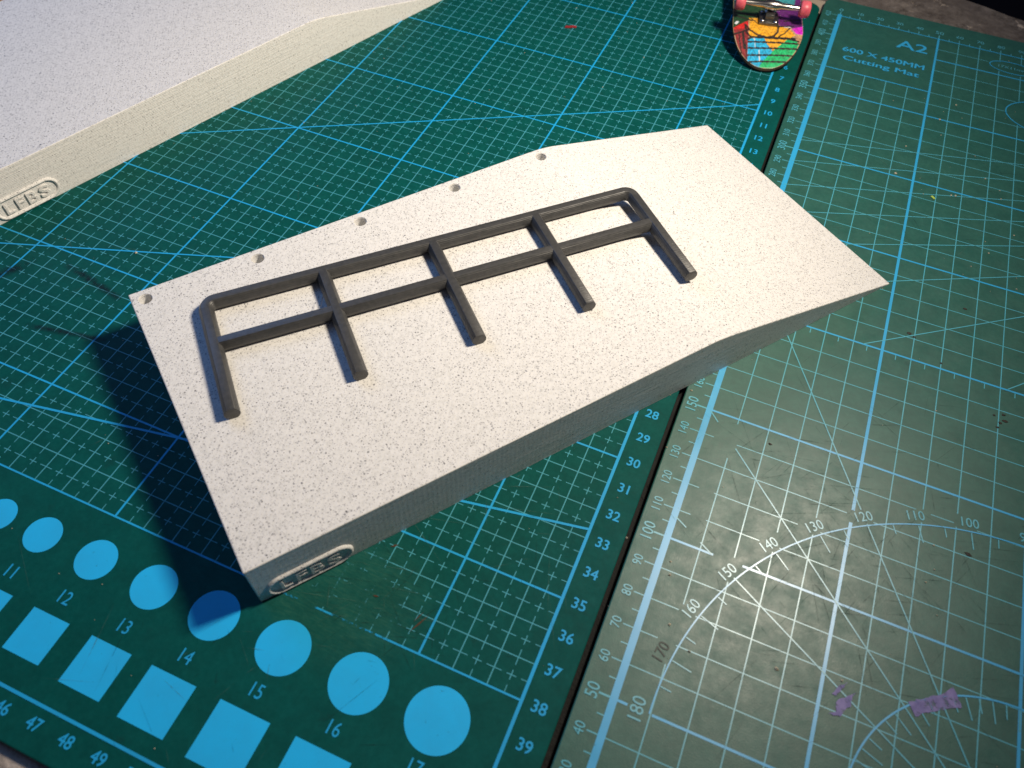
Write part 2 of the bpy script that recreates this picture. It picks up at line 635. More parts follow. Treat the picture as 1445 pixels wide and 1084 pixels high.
def right_mat():
    root = empty('cutting_mat', mm(RX, RY, -3), RA)
    tag(root, 'worn grey-green cutting mat with protractor arcs and the title A2 printed in its corner', 'cutting mat')
    kids = [slab(-9.3, 591, -12.8, 436.6, -3.0, 0.02, 6, None, M_matR)]
    T = math.radians
    boxes = []       # (cx, cy, hw, hh, rot) places kept clear for lettering
    for a in range(10, 171, 10):
        rr = T(a - 90)
        boxes.append((100 + 93.3 * math.cos(T(a)), 50 + 93.3 * math.sin(T(a)), 4.6 if a >= 100 else 3.4, 2.2, rr))
    boxes.append((6.3, 50, 2.2, 5, 0))

    def keep(x, y):
        if 0.3 < x < 49.7 and 370.3 < y < 419.7:
            return False
        if ((x - 86) / 11.2) ** 2 + ((y - 408.7) / 5.6) ** 2 < 1 and abs(y - 400) > 0.5:
            return False
        if ((x - 106) / 22.0) ** 2 + ((y - 371) / 14.0) ** 2 < 1:
            return False
        for (cx, cy, hw, hh, r) in boxes:
            dx, dy = x - cx, y - cy
            u = dx * math.cos(r) + dy * math.sin(r)
            w = -dx * math.sin(r) + dy * math.cos(r)
            if abs(u) < hw and abs(w) < hh:
                return False
        # rubbed out stretches left of the protractor
        if 4.5 < x < 9.2 and 100 < y < 128:
            return False
        if 6 < x < 11.0 and 66 < y < 79:
            return False
        if 4.0 < x < 11.5 and 134 < y < 148:
            return False
        if 14 < x < 21 and 98 < y < 103 and (int(x * 3) % 4):
            return False
        return True

    def seg(mb, a, b, w, z):
        for (p, q) in clip_runs(a, b, keep):
            mb.strip(p, q, w, z)

    thin, bold, tick = MB(), MB(), MB()
    for y in range(0, 421, 10):
        if y % 50:
            seg(thin, (0, y), (580, y), 0.30, 0.040)
        elif y == 50:
            seg(bold, (0, y), (4.2, y), 0.7, 0.076)
            seg(bold, (20 - 9.6, y), (580, y), 0.7, 0.076)
        else:
            seg(bold, (0, y), (580, y), 0.7, 0.076)
    for x in range(10, 581, 10):
        if x % 50:
            seg(thin, (x, 0), (x, 420), 0.34, 0.052)
        else:
            seg(bold, (x, 0), (x, 420), 1.0 if x == 50 else 0.9, 0.088)
    bold.strip((0, 0), (0, 421.5), 2.1, 0.100)
    bold.strip((0, 420), (580, 420), 0.6, 0.112)
    bold.strip((0, 370), (50, 370), 0.6, 0.112)
    # ruler ticks
    for k in range(0, 85):
        y = 5 * k
        if y > 420:
            break
        if y % 50 == 0:
            tick.strip((-1.0, y), (-4.2, y), 0.55, 0.064)
        elif y % 10 == 0:
            tick.strip((-1.0, y), (-4.0, y), 0.36, 0.064)
        else:
            tick.strip((-1.0, y), (-3.0, y), 0.34, 0.064)
    for k in range(0, 116):
        x = 5 * k
        L = 3.6 if x % 50 == 0 else (2.8 if x % 10 == 0 else 1.9)
        tick.strip((x, 420.3), (x, 420.3 + L), 0.5 if x % 50 == 0 else 0.34, 0.064)
    for k in range(2, 58):
        tick.strip((10 * k + 4.8, 199.6), (10 * k + 4.8, 197.4), 0.3, 0.064)
    # sloping guide lines
    for (a, b) in (((0, 307.0), (420, 418.9)), ((0, 291.3), (420, 420)), ((0, 274.3), (420, 418)), ((0, 256.4), (410, 415)), ((0, 235.8), (410, 417)),
                   ((22, 222.0), (380, 407)), ((43.4, 200.1), (320, 398.9)), ((92.4, 200.4), (300, 408))):
        seg(thin, a, b, 0.36, 0.124)
    for ang in (120, 135, 150, 60, 45, 30):
        d = (math.cos(T(ang)), math.sin(T(ang)))
        L = 100 / abs(d[0]) if abs(d[0]) > 0.6 else 173.0
        seg(thin, (100 + d[0] * 1, 50 + d[1] * 1), (100 + d[0] * L * 0.995, 50 + d[1] * L * 0.995), 0.40, 0.136)
    # protractor arcs
    for (r, w) in ((90.3, 0.42), (40.4, 0.50)):
        n = 180
        for i in range(n):
            a0, a1 = PI * i / n, PI * (i + 1) / n
            seg(bold, (100 + r * math.cos(a0), 50 + r * math.sin(a0)), (100 + r * math.cos(a1), 50 + r * math.sin(a1)), w, 0.148)
        for a in range(5, 180, 5):
            L = (6.0 if a % 10 == 0 else 3.4) if r > 60 else (6.2 if a % 10 == 0 else 4.2)
            c, s = math.cos(T(a)), math.sin(T(a))
            tick.strip((100 + (r - 0.4) * c, 50 + (r - 0.4) * s), (100 + (r - L) * c, 50 + (r - L) * s), 0.34, 0.160)
    # oval stencils
    for (cx, cy, ax, ay, w) in ((86, 408.7, 10.6, 5.0, 0.5), (106, 371, 21.5, 13.5, 0.5)):
        n = 64
        for i in range(n):
            a0, a1 = 2 * PI * i / n, 2 * PI * (i + 1) / n
            bold.strip((cx + ax * math.cos(a0), cy + ay * math.sin(a0)), (cx + ax * math.cos(a1), cy + ay * math.sin(a1)), w, 0.148)
    kids.append(tag(thin.build('printed_grid_line', M_inkRt), kind='stuff'))
    kids.append(tag(bold.build('printed_bold_line', M_inkR), kind='stuff'))
    kids.append(tag(tick.build('printed_tick', M_inkRt), kind='stuff'))
    num = MB()
    for y in range(10, 421, 10):
        if y % 50 == 0:
            text(num, str(y), -6.0, y, 3.5, PI / 2, 0.172, 0.006, 0.86)
        else:
            text(num, str(y), -6.0, y - 0.3, 2.8, PI / 2, 0.172, 0.006, 0.86)
    for x in range(0, 580, 10):
        text(num, str(x), x - (0 if x else -0.0), 426.0, 2.9 if x % 50 == 0 else 2.5, 0, 0.172, 0.004, 1.05)
    for a in range(10, 171, 10):
        if a == 170:
            continue
        text(num, str(a), 100 + 93.3 * math.cos(T(a)), 50 + 93.3 * math.sin(T(a)), 3.2, T(a - 90), 0.172, 0.004, 0.90)
    text(num, '180', 6.3, 50.2, 3.7, PI / 2, 0.172, 0.004, 0.9)
    kids.append(tag(num.build('printed_number', M_inkRt), kind='stuff'))
    g170 = MB()
    text(g170, '170', 100 + 93.6 * math.cos(T(169.6)), 50 + 93.6 * math.sin(T(169.6)), 3.2, T(79), 0.172, 0.004, 0.9)
    kids.append(g170.build('rubbed_number', mat('rubbed_ink', (0.030, 0.048, 0.042), 0.5, 0.4)))
    tt = MB()
    text(tt, 'A2', 38.2, 406.6, 7.6, 0, 0.172, 0.010, width=15.2)
    for k in range(3):                              # a heavier weight: three pulls of the same screen
        text(tt, '600 X 450MM', 25.9 + .13 * k, 389.5 + .09 * k, 4.1, 0, 0.172 + .012 * k, 0.0, width=39.3)
        text(tt, 'Cutting Mat', 25.7 + .13 * k, 381.1 + .09 * k, 5.1, 0, 0.172 + .012 * k, 0.0, width=36.3)
    kids.append(tt.build('printed_title', M_inkR))
    ov = MB()
    text(ov, '17X11mm', 86.2, 408.5, 2.1, 0, 0.172, 0.0, width=13.5)
    kids.append(ov.build('printed_stencil_size', M_inkRt))
    # residue of torn violet tape
    vm = mat('violet_tape_residue', (0.30, 0.22, 0.46), 0.6, 0.35)
    t = NT(vm)
    t.l(t.ramp(t.noise(300, 4, 0.7), [(0.3, (0.17, 0.15, 0.38)), (0.7, (0.34, 0.29, 0.58))]), t.b.inputs['Base Color'])
    t.l(t.ramp(t.noise(420, 4, 0.7), [(0.34, 0.15), (0.50, 0.85)]), t.b.inputs['Alpha'])
    rnd = random.Random(3)

    def ragged(poly, z, amp, per=1.0):
        pts = []
        n = len(poly)
        for i in range(n):
            a, b = poly[i], poly[(i + 1) % n]
            L = math.hypot(b[0] - a[0], b[1] - a[1])
            m_ = max(1, int(L / per))
            for k in range(m_):
                q = k / m_
                pts.append((a[0] + (b[0] - a[0]) * q + rnd.uniform(-amp, amp), a[1] + (b[1] - a[1]) * q + rnd.uniform(-amp, amp), z))
        return pts

    for poly in ([(72.2, 80.2), (76.2, 83.2), (80.3, 86.0), (82.9, 89.0), (84.6, 86.4), (85.4, 84.4), (81.0, 82.0), (76.6, 79.2), (74.4, 77.0)],
                 [(52.8, 68.6), (54.8, 70.4), (54.3, 72.6), (56.2, 74.6), (59.0, 77.2), (58.0, 75.0), (58.2, 72.8), (56.8, 71.6), (56.0, 69.4)],
                 [(53.0, 74.2), (54.6, 77.4), (56.4, 78.9), (55.2, 76.4), (54.0, 74.2)]):
        pts = ragged(poly, 0.22, 0.22, 0.8)
        mb = MB()
        n = len(pts)
        mb.add(pts + [(p[0], p[1], 0.19) for p in pts], [tuple(range(n))] + [((i + 1) % n, i, n + i, n + (i + 1) % n) for i in range(n)])
        kids.append(mb.build('tape_residue', vm))
    # brown specks of dried glue stuck to the surface
    bm_ = mat('dried_glue', (0.032, 0.024, 0.018), 0.6, 0.3)
    bl = MB()
    for (x, y, r) in ((92, 186, 1.0), (90.6, 184.6, .7), (89.8, 182.4, .6), (88.6, 187.0, .6), (91.5, 188.4, .9), (58, 212, 1.0), (60, 211, .7), (70, 202.6, .6), (84, 131, 1.2), (21.4, 144.8, .7), (76, 233, .8), (40, 236, .6)):
        n = 9
        pts = [(x + r * rnd.uniform(.5, 1.2) * math.cos(2 * PI * i / n), y + r * .6 * rnd.uniform(.5, 1.2) * math.sin(2 * PI * i / n), 0.20) for i in range(n)]
        bl.add(pts + [(x, y, 0.34)], [(i, (i + 1) % n, n) for i in range(n)])
    kids.append(tag(bl.build('glue_speck', bm_), kind='stuff'))
    for k in kids:
        k.parent = root
        k.location = mm(0, 0, 3)
    return root


left_mat()
right_mat()

# ------------------------------------------------------------------- ramps
RL, RW, RH, RK = 246.9, 109.4, 20.47, 159.6
SOCK = [(4.4 + 37.75 * i, 105.0) for i in range(5)]


def ramp_body():
    mb = MB()
    prof = [(0, 0), (0, RH), (RK - 6, RH)]
    for i in range(1, 6):                           # the soft knee between platform and slope
        t = i / 6
        p0, p1, p2 = (RK - 6, RH), (RK, RH), (RK + 6, RH * (1 - 6 / (RL - RK)))
        prof.append(((1 - t) ** 2 * p0[0] + 2 * t * (1 - t) * p1[0] + t * t * p2[0], (1 - t) ** 2 * p0[1] + 2 * t * (1 - t) * p1[1] + t * t * p2[1]))
    prof += [(RK + 6, RH * (1 - 6 / (RL - RK))), (RL, 0.45), (RL, 0)]
    n = len(prof)
    vs = [(x, 0, z) for x, z in prof] + [(x, RW, z) for x, z in prof]
    fs = [tuple(range(n)), tuple(range(2 * n - 1, n - 1, -1))]
    for i in range(n):
        j = (i + 1) % n
        fs.append((j, i, n + i, n + j))
    mb.add(vs, fs)
    me = mb.mesh('ramp_body')
    bm = bmesh.new()
    bm.from_mesh(me)
    bmesh.ops.recalc_face_normals(bm, faces=bm.faces)
    ed = [e for e in bm.edges if e.calc_face_angle(0) > math.radians(30) and max(v.co.z for v in e.verts) > 0.0002 and not all(v.co.x > (RL - 1) * MM for v in e.verts)]
    bmesh.ops.bevel(bm, geom=ed, offset=0.35 * MM, segments=2, profile=0.5, affect='EDGES', clamp_overlap=True)
    bm.to_mesh(me)
    bm.free()
    o = link('ramp_body', me, M_speckle)
    cut = MB()
    for (x, y) in SOCK:
        lathe(cut, [(0, 2.25), (30, 2.25)], (x, y, RH - 5.2), (0, 0, 1), 32)
    c = cut.build('cutter', None)
    md = o.modifiers.new('holes', 'BOOLEAN')
    md.operation = 'DIFFERENCE'
    md.object = c
    md.solver = 'EXACT'
    dg = bpy.context.evaluated_depsgraph_get()
    me2 = bpy.data.meshes.new_from_object(o.evaluated_get(dg))
    o.modifiers.clear()
    o.data = me2
    bpy.data.objects.remove(c)
    me2.name = 'ramp_body'
    return o


def ring_strip(cx, cz, half, r, n=20):
    pts = []
    for i in range(n + 1):
        a = PI / 2 - PI * i / n
        pts.append((cx + half + r * math.cos(a), cz + r * math.sin(a)))
    for i in range(n + 1):
        a = -PI / 2 - PI * i / n
        pts.append((cx - half + r * math.cos(a), cz + r * math.sin(a)))
    return pts


def make_ramp(loc, rz, label):
    root = empty('kicker_ramp', mm(*loc), rz)
    tag(root, label, 'ramp', 'speckled fingerboard ramps on the left mat')
    body = ramp_body()
    body.parent = root
    # sleeves in the five post holes
    for (x, y) in SOCK:
        mb = MB()
        prof = [(0, 0.2), (0, 2.2), (4.9, 2.2), (4.9, 2.05), (0.35, 2.05), (0.3, 0.2)]
        lathe(mb, prof, (0, 0, 0), (0, 0, 1), 28)
        s = mb.build('post_socket', M_speckle, root, True)
        s.data.set_sharp_from_angle(angle=math.radians(40))
        s.location = mm(x, y, RH - 5.15)
    # embossed badge on the near side
    cx, cz = 15.5, 4.95
    rim = MB()
    secs = [(4.75, 0.0), (4.5, 0.55), (4.05, 0.85), (3.7, 0.75), (3.45, 0.15), (3.4, -0.02)]
    rows = [[(x, -d, z) for x, z in ring_strip(cx, cz, 8.2, r)] for r, d in secs]
    k = len(rows[0])
    fs = []
    for a in range(len(rows) - 1):
        for i in range(k):
            j = (i + 1) % k
            fs.append((a * k + i, a * k + j, (a + 1) * k + j, (a + 1) * k + i))
    rim.add([(p[0], p[1] + 0.01, max(p[2], 0.12)) for rw in rows for p in rw], fs)
    rim.build('badge_rim', M_speckle, root, True)
    for ch, x, w in (('L', 8.2, 3.2), ('F', 12.8, 3.3), ('B', 17.3, 3.8), ('S', 22.4, 3.9)):
        vs, fs, asp = glyphs(ch, 0.016, 0.5)
        lt = MB()
        lt.add([(x + v[0] * w / asp, -(v[2] + 0.5) * 0.80 + 0.02, cz + v[1] * 4.7) for v in vs], fs)
        lt2 = bevelled(lt, 'badge_letter', M_speckle, root, 0.12, 1, 40)
    return root


ra = math.radians(53.6705)
ramp1 = make_ramp((-76.42, -384.77, 0.0), ra, 'white speckled ramp lying in the middle with the dark rail on top of it')
make_ramp((-250.55, -301.6, 0.0), math.radians(70.3), 'white speckled ramp at the far left corner, with nothing on top, cut by the frame')

# a scrap of brown wood behind the left ramp
wood = mat('raw_wood', (0.36, 0.20, 0.10), 0.7, 0.3)
t_ = NT(wood)
t_.l(t_.ramp(t_.noise(60, 4, 0.6, t_.mapped(scale=(1, 12, 4))), [(0.3, (0.26, 0.14, 0.07)), (0.7, (0.42, 0.25, 0.13))]), t_.b.inputs['Base Color'])
ws = MB()
ws.box(-30, 30, -9, 9, 0, 18)
wo = bevelled(ws, 'wood_block', wood, None, 0.6, 2)
wo.location = mm(-352, -178, 0.12)
wo.rotation_euler = (0, 0, math.radians(66))
tag(wo, 'small brown wood block peeking out behind the far left ramp', 'wood block')


# -------------------------------------------------------------------- rail
def make_rail():
    r_ang = math.radians(-8.08)
    s0, w0, pitch, mid, ln = 20.2, 91.4, 38.28, 17.9, 45.1
    base = Vector((-76.42, -384.77, RH))
    u = Vector((math.cos(ra), math.sin(ra), 0))
    v = Vector((-math.sin(ra), math.cos(ra), 0))
    loc = base + u * s0 + v * w0
    root = empty('hand_rail', mm(*loc), ra + r_ang)
    tag(root, 'dark grey plastic rail with five posts lying flat on the middle ramp', 'rail')

    def section(top):
        """bar with a flat upper side, upright flanks and a rounded belly; (side, z) offsets"""
        half = [(1.2, top), (2.05, top - 1.15), (2.36, top - 2.1), (2.32, 1.5), (2.0, 0.8), (1.45, 0.25), (0.8, 0.01)]
        return [(-x, z) for x, z in half] + half[::-1]

    def sweep(name, path, top, flatends=True):
        sec = section(top)
        n = len(sec)
        mb = MB()
        vs, fs = [], []
        P = [Vector((p[0], p[1])) for p in path]
        for i, p in enumerate(P):
            d = (P[min(i + 1, len(P) - 1)] - P[max(i - 1, 0)]).normalized()
            nr = Vector((d.y, -d.x))
            for (o, z) in sec:
                q = p + nr * o
                vs.append((q.x, q.y, z))
        for i in range(len(P) - 1):
            for k in range(n):
                l = (k + 1) % n
                fs.append((i * n + k, i * n + l, (i + 1) * n + l, (i + 1) * n + k))
        fs.append(tuple(range(n)))
        fs.append(tuple((len(P) - 1) * n + k for k in range(n - 1, -1, -1)))
        mb.add(vs, fs)
        me = mb.mesh(name)
        bm = bmesh.new()
        bm.from_mesh(me)
        bmesh.ops.recalc_face_normals(bm, faces=bm.faces)
        ed = [e for e in bm.edges if len(e.link_faces) == 2 and e.calc_face_angle(0) > math.radians(28)]
        bmesh.ops.bevel(bm, geom=ed, offset=0.13 * MM, segments=2, profile=0.5, affect='EDGES', clamp_overlap=True)
        bm.to_mesh(me)
        bm.free()
        for p in me.polygons:
            p.use_smooth = True
        me.set_sharp_from_angle(angle=math.radians(24))
        return link(name, me, M_dark, root)

    Lx = pitch * 4
    cr = 3.3
    arc = lambda cx, cy, a0, a1: [(cx + cr * math.cos(math.radians(a0 + (a1 - a0) * i / 8)), cy + cr * math.sin(math.radians(a0 + (a1 - a0) * i / 8))) for i in range(9)]
    sweep('top_rail', [(0, -cr - 0.6)] + arc(cr, -cr, 180, 90) + arc(Lx - cr, -cr, 90, 0) + [(Lx, -cr - 0.6)], 4.38)
    sweep('middle_rail', [(0.2, -mid), (Lx - 0.2, -mid)], 4.30)
    for i in range(5):
        x = pitch * i
        y0 = -cr - 0.4 if i in (0, 4) else -0.3
        sweep('post', [(x, y0), (x, -ln)], 4.46 if i in (0, 4) else 4.43)
    # a stray hair of plastic left in a corner by the printer
    st = MB()
    tube(st, (pitch - 4.5, -mid + 1.5, 4.5), (pitch - 2.0, -mid + 7.5, 4.2), 0.09, 6)
    st.build('plastic_string', M_dark, root)


make_rail()


# ------------------------------------------------------------- fingerboard
def fingerboard():
    GF, Z0, K, DL, HW, EE = 10.2, 2.4, 19.0, 97.0, 16.9, 24.5
    root = empty('fingerboard', mm(-4.57, -69.07, 0.1), 0.2217)
    tag(root, 'tiny skateboard with colourful marker drawing lying upside down at the top edge', 'fingerboard')

    def g(s):
        s = min(s, DL - s)
        lin = Z0 + (GF - Z0) * s / K
        h = 2.5
        d = lin - GF
        if d < -h:
            return lin
        if d > h:
            return GF
        return GF - (h - d) ** 2 / (4 * h)

    def hw(s):
        s = min(s, DL - s)
        if s >= EE:
            return HW
        q = (EE - s) / EE
        return HW * math.sqrt(max(0.0, 1 - q ** 2.1))

    def inpoly(p, poly):
        x, y = p
        c = False
        n = len(poly)
        for i in range(n):
            (x1, y1), (x2, y2) = poly[i], poly[(i + 1) % n]
            if (y1 > y) != (y2 > y) and x < (x2 - x1) * (y - y1) / (y2 - y1) + x1:
                c = not c
        return c

    def dseg(p, pl):
        b = 1e9
        for (x1, y1), (x2, y2) in zip(pl[:-1], pl[1:]):
            dx, dy = x2 - x1, y2 - y1
            t = max(0, min(1, ((p[0] - x1) * dx + (p[1] - y1) * dy) / (dx * dx + dy * dy)))
            b = min(b, math.hypot(p[0] - x1 - dx * t, p[1] - y1 - dy * t))
        return b

    C = dict(red=(.58, .012, .015), red2=(.26, .022, .028), dg=(.006, .055, .02), ye=(.86, .40, .02), cy=(.01, .42, .72), gr=(.003, .46, .15),
             pu=(.12, .012, .16), ma=(.72, .02, .62), tan=(.55, .30, .16), teal=(.03, .32, .36), ink=(.012, .01, .012), wood=(.48, .33, .20))
    patches = [
        ('dg', [(32.7, -18), (36, -4), (30, -4), (29.3, -8.6), (26.3, -9.6), (18.0, -18)]),
        ('red', [(18.0, -18), (26.6, -9.6), (20, -9.2), (15.2, -18)]),
        ('red2', [(18.0, -18), (20, -9.3), (1.6, -7.3), (0, -8), (0, -14), (8, -18)]),
        ('ye', [(29.2, -9.1), (29.7, -4.2), (25.0, -3.9), (26.3, 4.3), (24.6, 5.7), (23.8, 10.3), (19.4, 13.1), (16.5, 9.8), (9.0, 3.5), (12.6, 0), (15.2, -1.4), (15.3, -8.8)]),
        ('cy', [(14.1, -9.0), (15.2, -1.4), (12.3, 0.3), (8.9, 3.2), (3.5, -0.8), (-1, -2.9), (-1, -7.8)]),
        ('gr', [(16.5, 9.8), (16.2, 14.4), (9.5, 17), (-1, 8.3), (-1, -2.9), (3.5, -0.8), (8.9, 3.2)]),
        ('pu', [(42, 4), (42, 18.5), (27.5, 18), (24.7, 11.7), (25.3, 5.7), (27.0, 4.7)]),
        ('ma', [(24.0, 11.3), (28.5, 18), (20.8, 18), (20.5, 13.8)]),
        ('tan', [(19.4, 13.5), (20.8, 18), (12, 18), (15.2, 14.4)]),
        ('teal', [(53, 4), (53, 15), (42, 15), (42, 4)]), ('dg', [(53, -18), (53, 4), (36, 4), (32, -18)]),
        ('pu', [(60, 15), (60, 18), (30, 18), (36, 12)])]
    strokes = [([(15.2, -16.9), (17.0, -13.2), (19.3, -9.4)], .5),
               ([(22.8, -11.0), (19.4, -8.7), (16.8, -5.0), (16.0, 0), (17.2, 3.1), (20.3, 4.7), (25.1, 5.0)], .48),
               ([(22.8, -11.0), (17.7, -10.2), (15.2, -8.0), (15.9, 0), (17.4, 13.2)], .48),
               ([(17.1, 5.2), (20.0, 8.2), (24.5, 10.6)], .30), ([(28.7, -8.2), (25.3, -5.3), (23.9, -.4), (24.7, 3.2)], .34),
               ([(13.7, -8.9), (15.0, -7.6), (15.6, 0), (16.6, 10.5), (16.0, 15)], .5),
               ([(12.4, -8.8), (14.7, 14.9)], .46), ([(9.2, -8.4), (11.9, 14.6)], .46), ([(5.6, -8.0), (8.2, 12.6)], .44), ([(2.3, -7.6), (4.6, 9.9)], .44),
               ([(17.5, -11.8), (12.3, -10.9), (8.9, -10.1)], .55), ([(16.7, -13.8), (10.5, -12.4), (6.1, -11.2)], .26), ([(13, -15.6), (8, -14)], .22),
               ([(12, -9.9), (4, -8.6)], .24), ([(30, -15), (27, -8)], .6), ([(33, -14), (31, -5)], .7), ([(24.3, 5.2), (26.5, 12)], .5), ([(30, 8), (34, 17)], .5)]
    white = [([(14.5, -6), (10, -5.2)], .16), ([(8.5, -3.2), (5, -2.6), (3, -2.3)], .26), ([(25.0, 7.4), (25.2, 10.4)], .55), ([(24.5, -14.8), (23.0, -15.4)], .7)]
    rnd = random.Random(11)

    def art(s, t):
        for pl, w in strokes:
            if dseg((s, t), pl) < w:
                return C['ink']
        for pl, w in white:
            if dseg((s, t), pl) < w:
                return (.75, .78, .80)
        if hw(s) - abs(t) < 0.28 or min(s, DL - s) < 0.25:
            return C['wood']
        col = None
        for k, pl in patches:
            if inpoly((s, t), pl):
                col = C[k]
        if col is None:
            if s > 36:
                j = (int((s + t * .6) / 9) + int((t - s * .2 + 40) / 8)) % 6
                col = C[['pu', 'teal', 'dg', 'ye', 'red', 'cy'][j]]
            else:
                col = C['wood']
        # the uneven strokes of a felt marker
        v = 1 + 0.36 * math.sin(s * 2.1 + 3 * math.sin(t * 1.3)) * math.sin(t * 1.7 + s * .9) + rnd.uniform(-.16, .16)
        return tuple(max(0, min(1, c * v)) for c in col)

    # the deck: two skins and an edge
    NS, NT_ = 280, 112
    svals = [DL * (1 - math.cos(PI * i / NS)) / 2 * 0.0 + DL * i / NS for i in range(NS + 1)]
    vs, fs, cols = [], [], []
    for s in svals:
        for j in range(NT_ + 1):
            tt = -1 + 2 * j / NT_
            w = max(hw(s), 0.05)
            t = tt * w
            vs.append((t, s, g(s) + 0.28 * tt * tt * -1.0))
            cols.append(art(s, t))
    k = NT_ + 1
    for i in range(NS):
        for j in range(NT_):
            fs.append((i * k + j, i * k + j + 1, (i + 1) * k + j + 1, (i + 1) * k + j))
    top = MB()
    top.add(vs, fs)
    me = top.mesh('deck_graphic', True)
    at = me.color_attributes.new('drawing', 'FLOAT_COLOR', 'POINT')
    for i, c in enumerate(cols):
        at.data[i].color = (*c, 1)
    gm = mat('marker_drawing', (.5, .5, .5), 0.38, 0.5)
    t = NT(gm)
    a_ = t.n('ShaderNodeVertexColor', layer_name='drawing')
    t.l(t.mix(t.ramp(t.noise(1500, 3, .7), [(.45, 0.0), (.8, .14)]), a_.outputs[0], (.7, .6, .45)), t.b.inputs['Base Color'])
    t.bump(t.noise(1.0, 3, .6, t.mapped(scale=(2500, 120, 500))), .2, .0002)
    ply = mat('maple_ply', (.42, .28, .16), .6, .3)
    t = NT(ply)
    t.l(t.ramp(t.noise(1.0, 3, .6, t.mapped(scale=(60, 60, 2600))), [(.35, (.03, .02, .015)), (.65, (.16, .10, .06))]), t.b.inputs['Base Color'])
    blk = mat('black_grip_tape', (.012, .012, .013), .8, .3)
    t = NT(blk)
    t.bump(t.noise(3000, 2), .5, .0002)

    def shell(d0, d1, name, ma, inset=0.0):
        """a layer of the deck between depth d0 and d1 below the drawing"""
        mb = MB()
        ring = []
        n = 60
        for i in range(n + 1):
            s = DL * (1 - math.cos(PI * i / n)) / 2
            ring.append((hw(s) - inset, s))
        for i in range(n - 1, 0, -1):
            s = DL * (1 - math.cos(PI * i / n)) / 2
            ring.append((-hw(s) + inset, s))
        m_ = len(ring)
        vs = []
        for d in (d0, d1):
            for (t_x, s) in ring:
                vs.append((t_x, s, g(s) - 0.28 - d))
        fs = [(i, m_ + i, m_ + (i + 1) % m_, (i + 1) % m_) for i in range(m_)]
        # close top and bottom with cross strips
        for o, flip in ((0, False), (m_, True)):
            for i in range(n):
                a, b = i, i + 1
                c, d = (m_ - i - 1) % m_, (m_ - i) % m_
                q = [o + a, o + b, o + c, o + d]
                q = [x for n_, x in enumerate(q) if x not in q[:n_]]
                if len(q) > 2:
                    fs.append(tuple(q if not flip else q[::-1]))
        mb.add(vs, fs)
        return mb.build(name, ma, dk)

    dk = link('deck', me, gm, root)
    shell(0.0, 1.1, 'ply_core', ply)
    shell(1.13, 1.5, 'grip_tape', blk, -0.12)

    steel = mat('polished_steel', (.52, .50, .47), .24, .5, 1.0)
    t = NT(steel)
    t.bump(t.noise(900, 3), .12, .0002)
    dm = mat('dark_truck_metal', (.20, .195, .19), .36, .5, 0.9)
    t = NT(dm)
    t.l(t.ramp(t.noise(500, 4, .6), [(.3, (.12, .12, .12)), (.7, (.26, .25, .24))]), t.b.inputs['Base Color'])
    pink = mat('pink_urethane', (.72, .10, .14), .38, .45)
    t = NT(pink)
    t.l(t.ramp(t.noise(260, 4, .65), [(.3, (.62, .07, .12)), (.7, (.80, .17, .20))]), t.b.inputs['Base Color'])
    pink_b = pink.node_tree.nodes['Principled BSDF']
    pink_b.inputs['Subsurface Weight'].default_value = 0.15
    pink_b.inputs['Subsurface Radius'].default_value = (.002, .0006, .0005)
    AZ = 17.6

    def truck(sa, sgn):
        """sa: axle position; sgn +1 when the base plate's front is towards the tail"""
        tr = MB()
        z0 = GF + 0.02
        y0, y1 = sorted((sa - 5.6 * sgn, sa + 5.2 * sgn))
        tr.box(-4.7, 4.7, y0, y1, z0, z0 + 1.5)
        tk = bevelled(tr, 'truck', dm, root, 0.35, 2)
        blk_ = MB()
        # the raised pivot block in front of the hanger
        ya, yb = sorted((sa - 3.6 * sgn, sa - 0.4 * sgn))
        blk_.box(-2.2, 2.2, ya, yb, z0 + 1.5, z0 + 4.6)
        bevelled(blk_, 'pivot_block', dm, tk, 0.5, 2)
        hb = MB()
        prof = [(-13.0, 1.25), (-10.5, 1.3), (-4.5, 1.55), (-2.4, 2.3), (2.4, 2.3), (4.5, 1.55), (10.5, 1.3), (13.0, 1.25)]
        lathe(hb, prof, (0, sa, AZ), (1, 0, 0), 24)
        h = hb.build('hanger', steel, tk, True)
        h.data.set_sharp_from_angle(angle=math.radians(40))
        kp = MB()
        lathe(kp, [(0, 2.5), (1.8, 2.5), (2.3, 2.0), (3.9, 2.0), (4.3, 1.5), (5.6, 1.5), (5.9, 1.2)], (0, sa + 2.6 * sgn, z0 + 1.4), (0, -.25 * sgn, 1), 6)
        kp.build('kingpin_nut', steel, tk)
        ax = MB()
        tube(ax, (-18.3, sa, AZ), (18.3, sa, AZ), .62, 12)
        ax.build('axle', steel, tk, True)
        for sx in (-3.1, 3.1):
            for ds in (-4.3, 3.9):
                sc = MB()
                c = (sx, sa + ds * sgn, z0 + 1.48)
                lathe(sc, [(0, 1.15), (.35, 1.1), (.75, .75), (.9, .3)], c, (0, 0, 1), 16)
                q = sc.build('screw', steel, tk, True)
        for sx in (-1, 1):
            wb = MB()
            lathe(wb, [(-2.5, 2.7), (-2.35, 3.3), (-1.7, 3.75), (0, 3.85), (1.6, 3.75), (2.2, 3.3), (2.4, 2.7), (2.1, 2.2)], (sx * 15.4, sa, AZ), (sx, 0, 0), 36)
            w = wb.build('wheel', pink, root, True)
            bb = MB()
            lathe(bb, [(0, 1.9), (.25, 1.9), (.3, 1.0)], (sx * 17.5, sa, AZ), (sx, 0, 0), 20)
            bb.build('bearing', steel, w)

    truck(29.2, 1)
    truck(DL - 29.2, -1)


fingerboard()


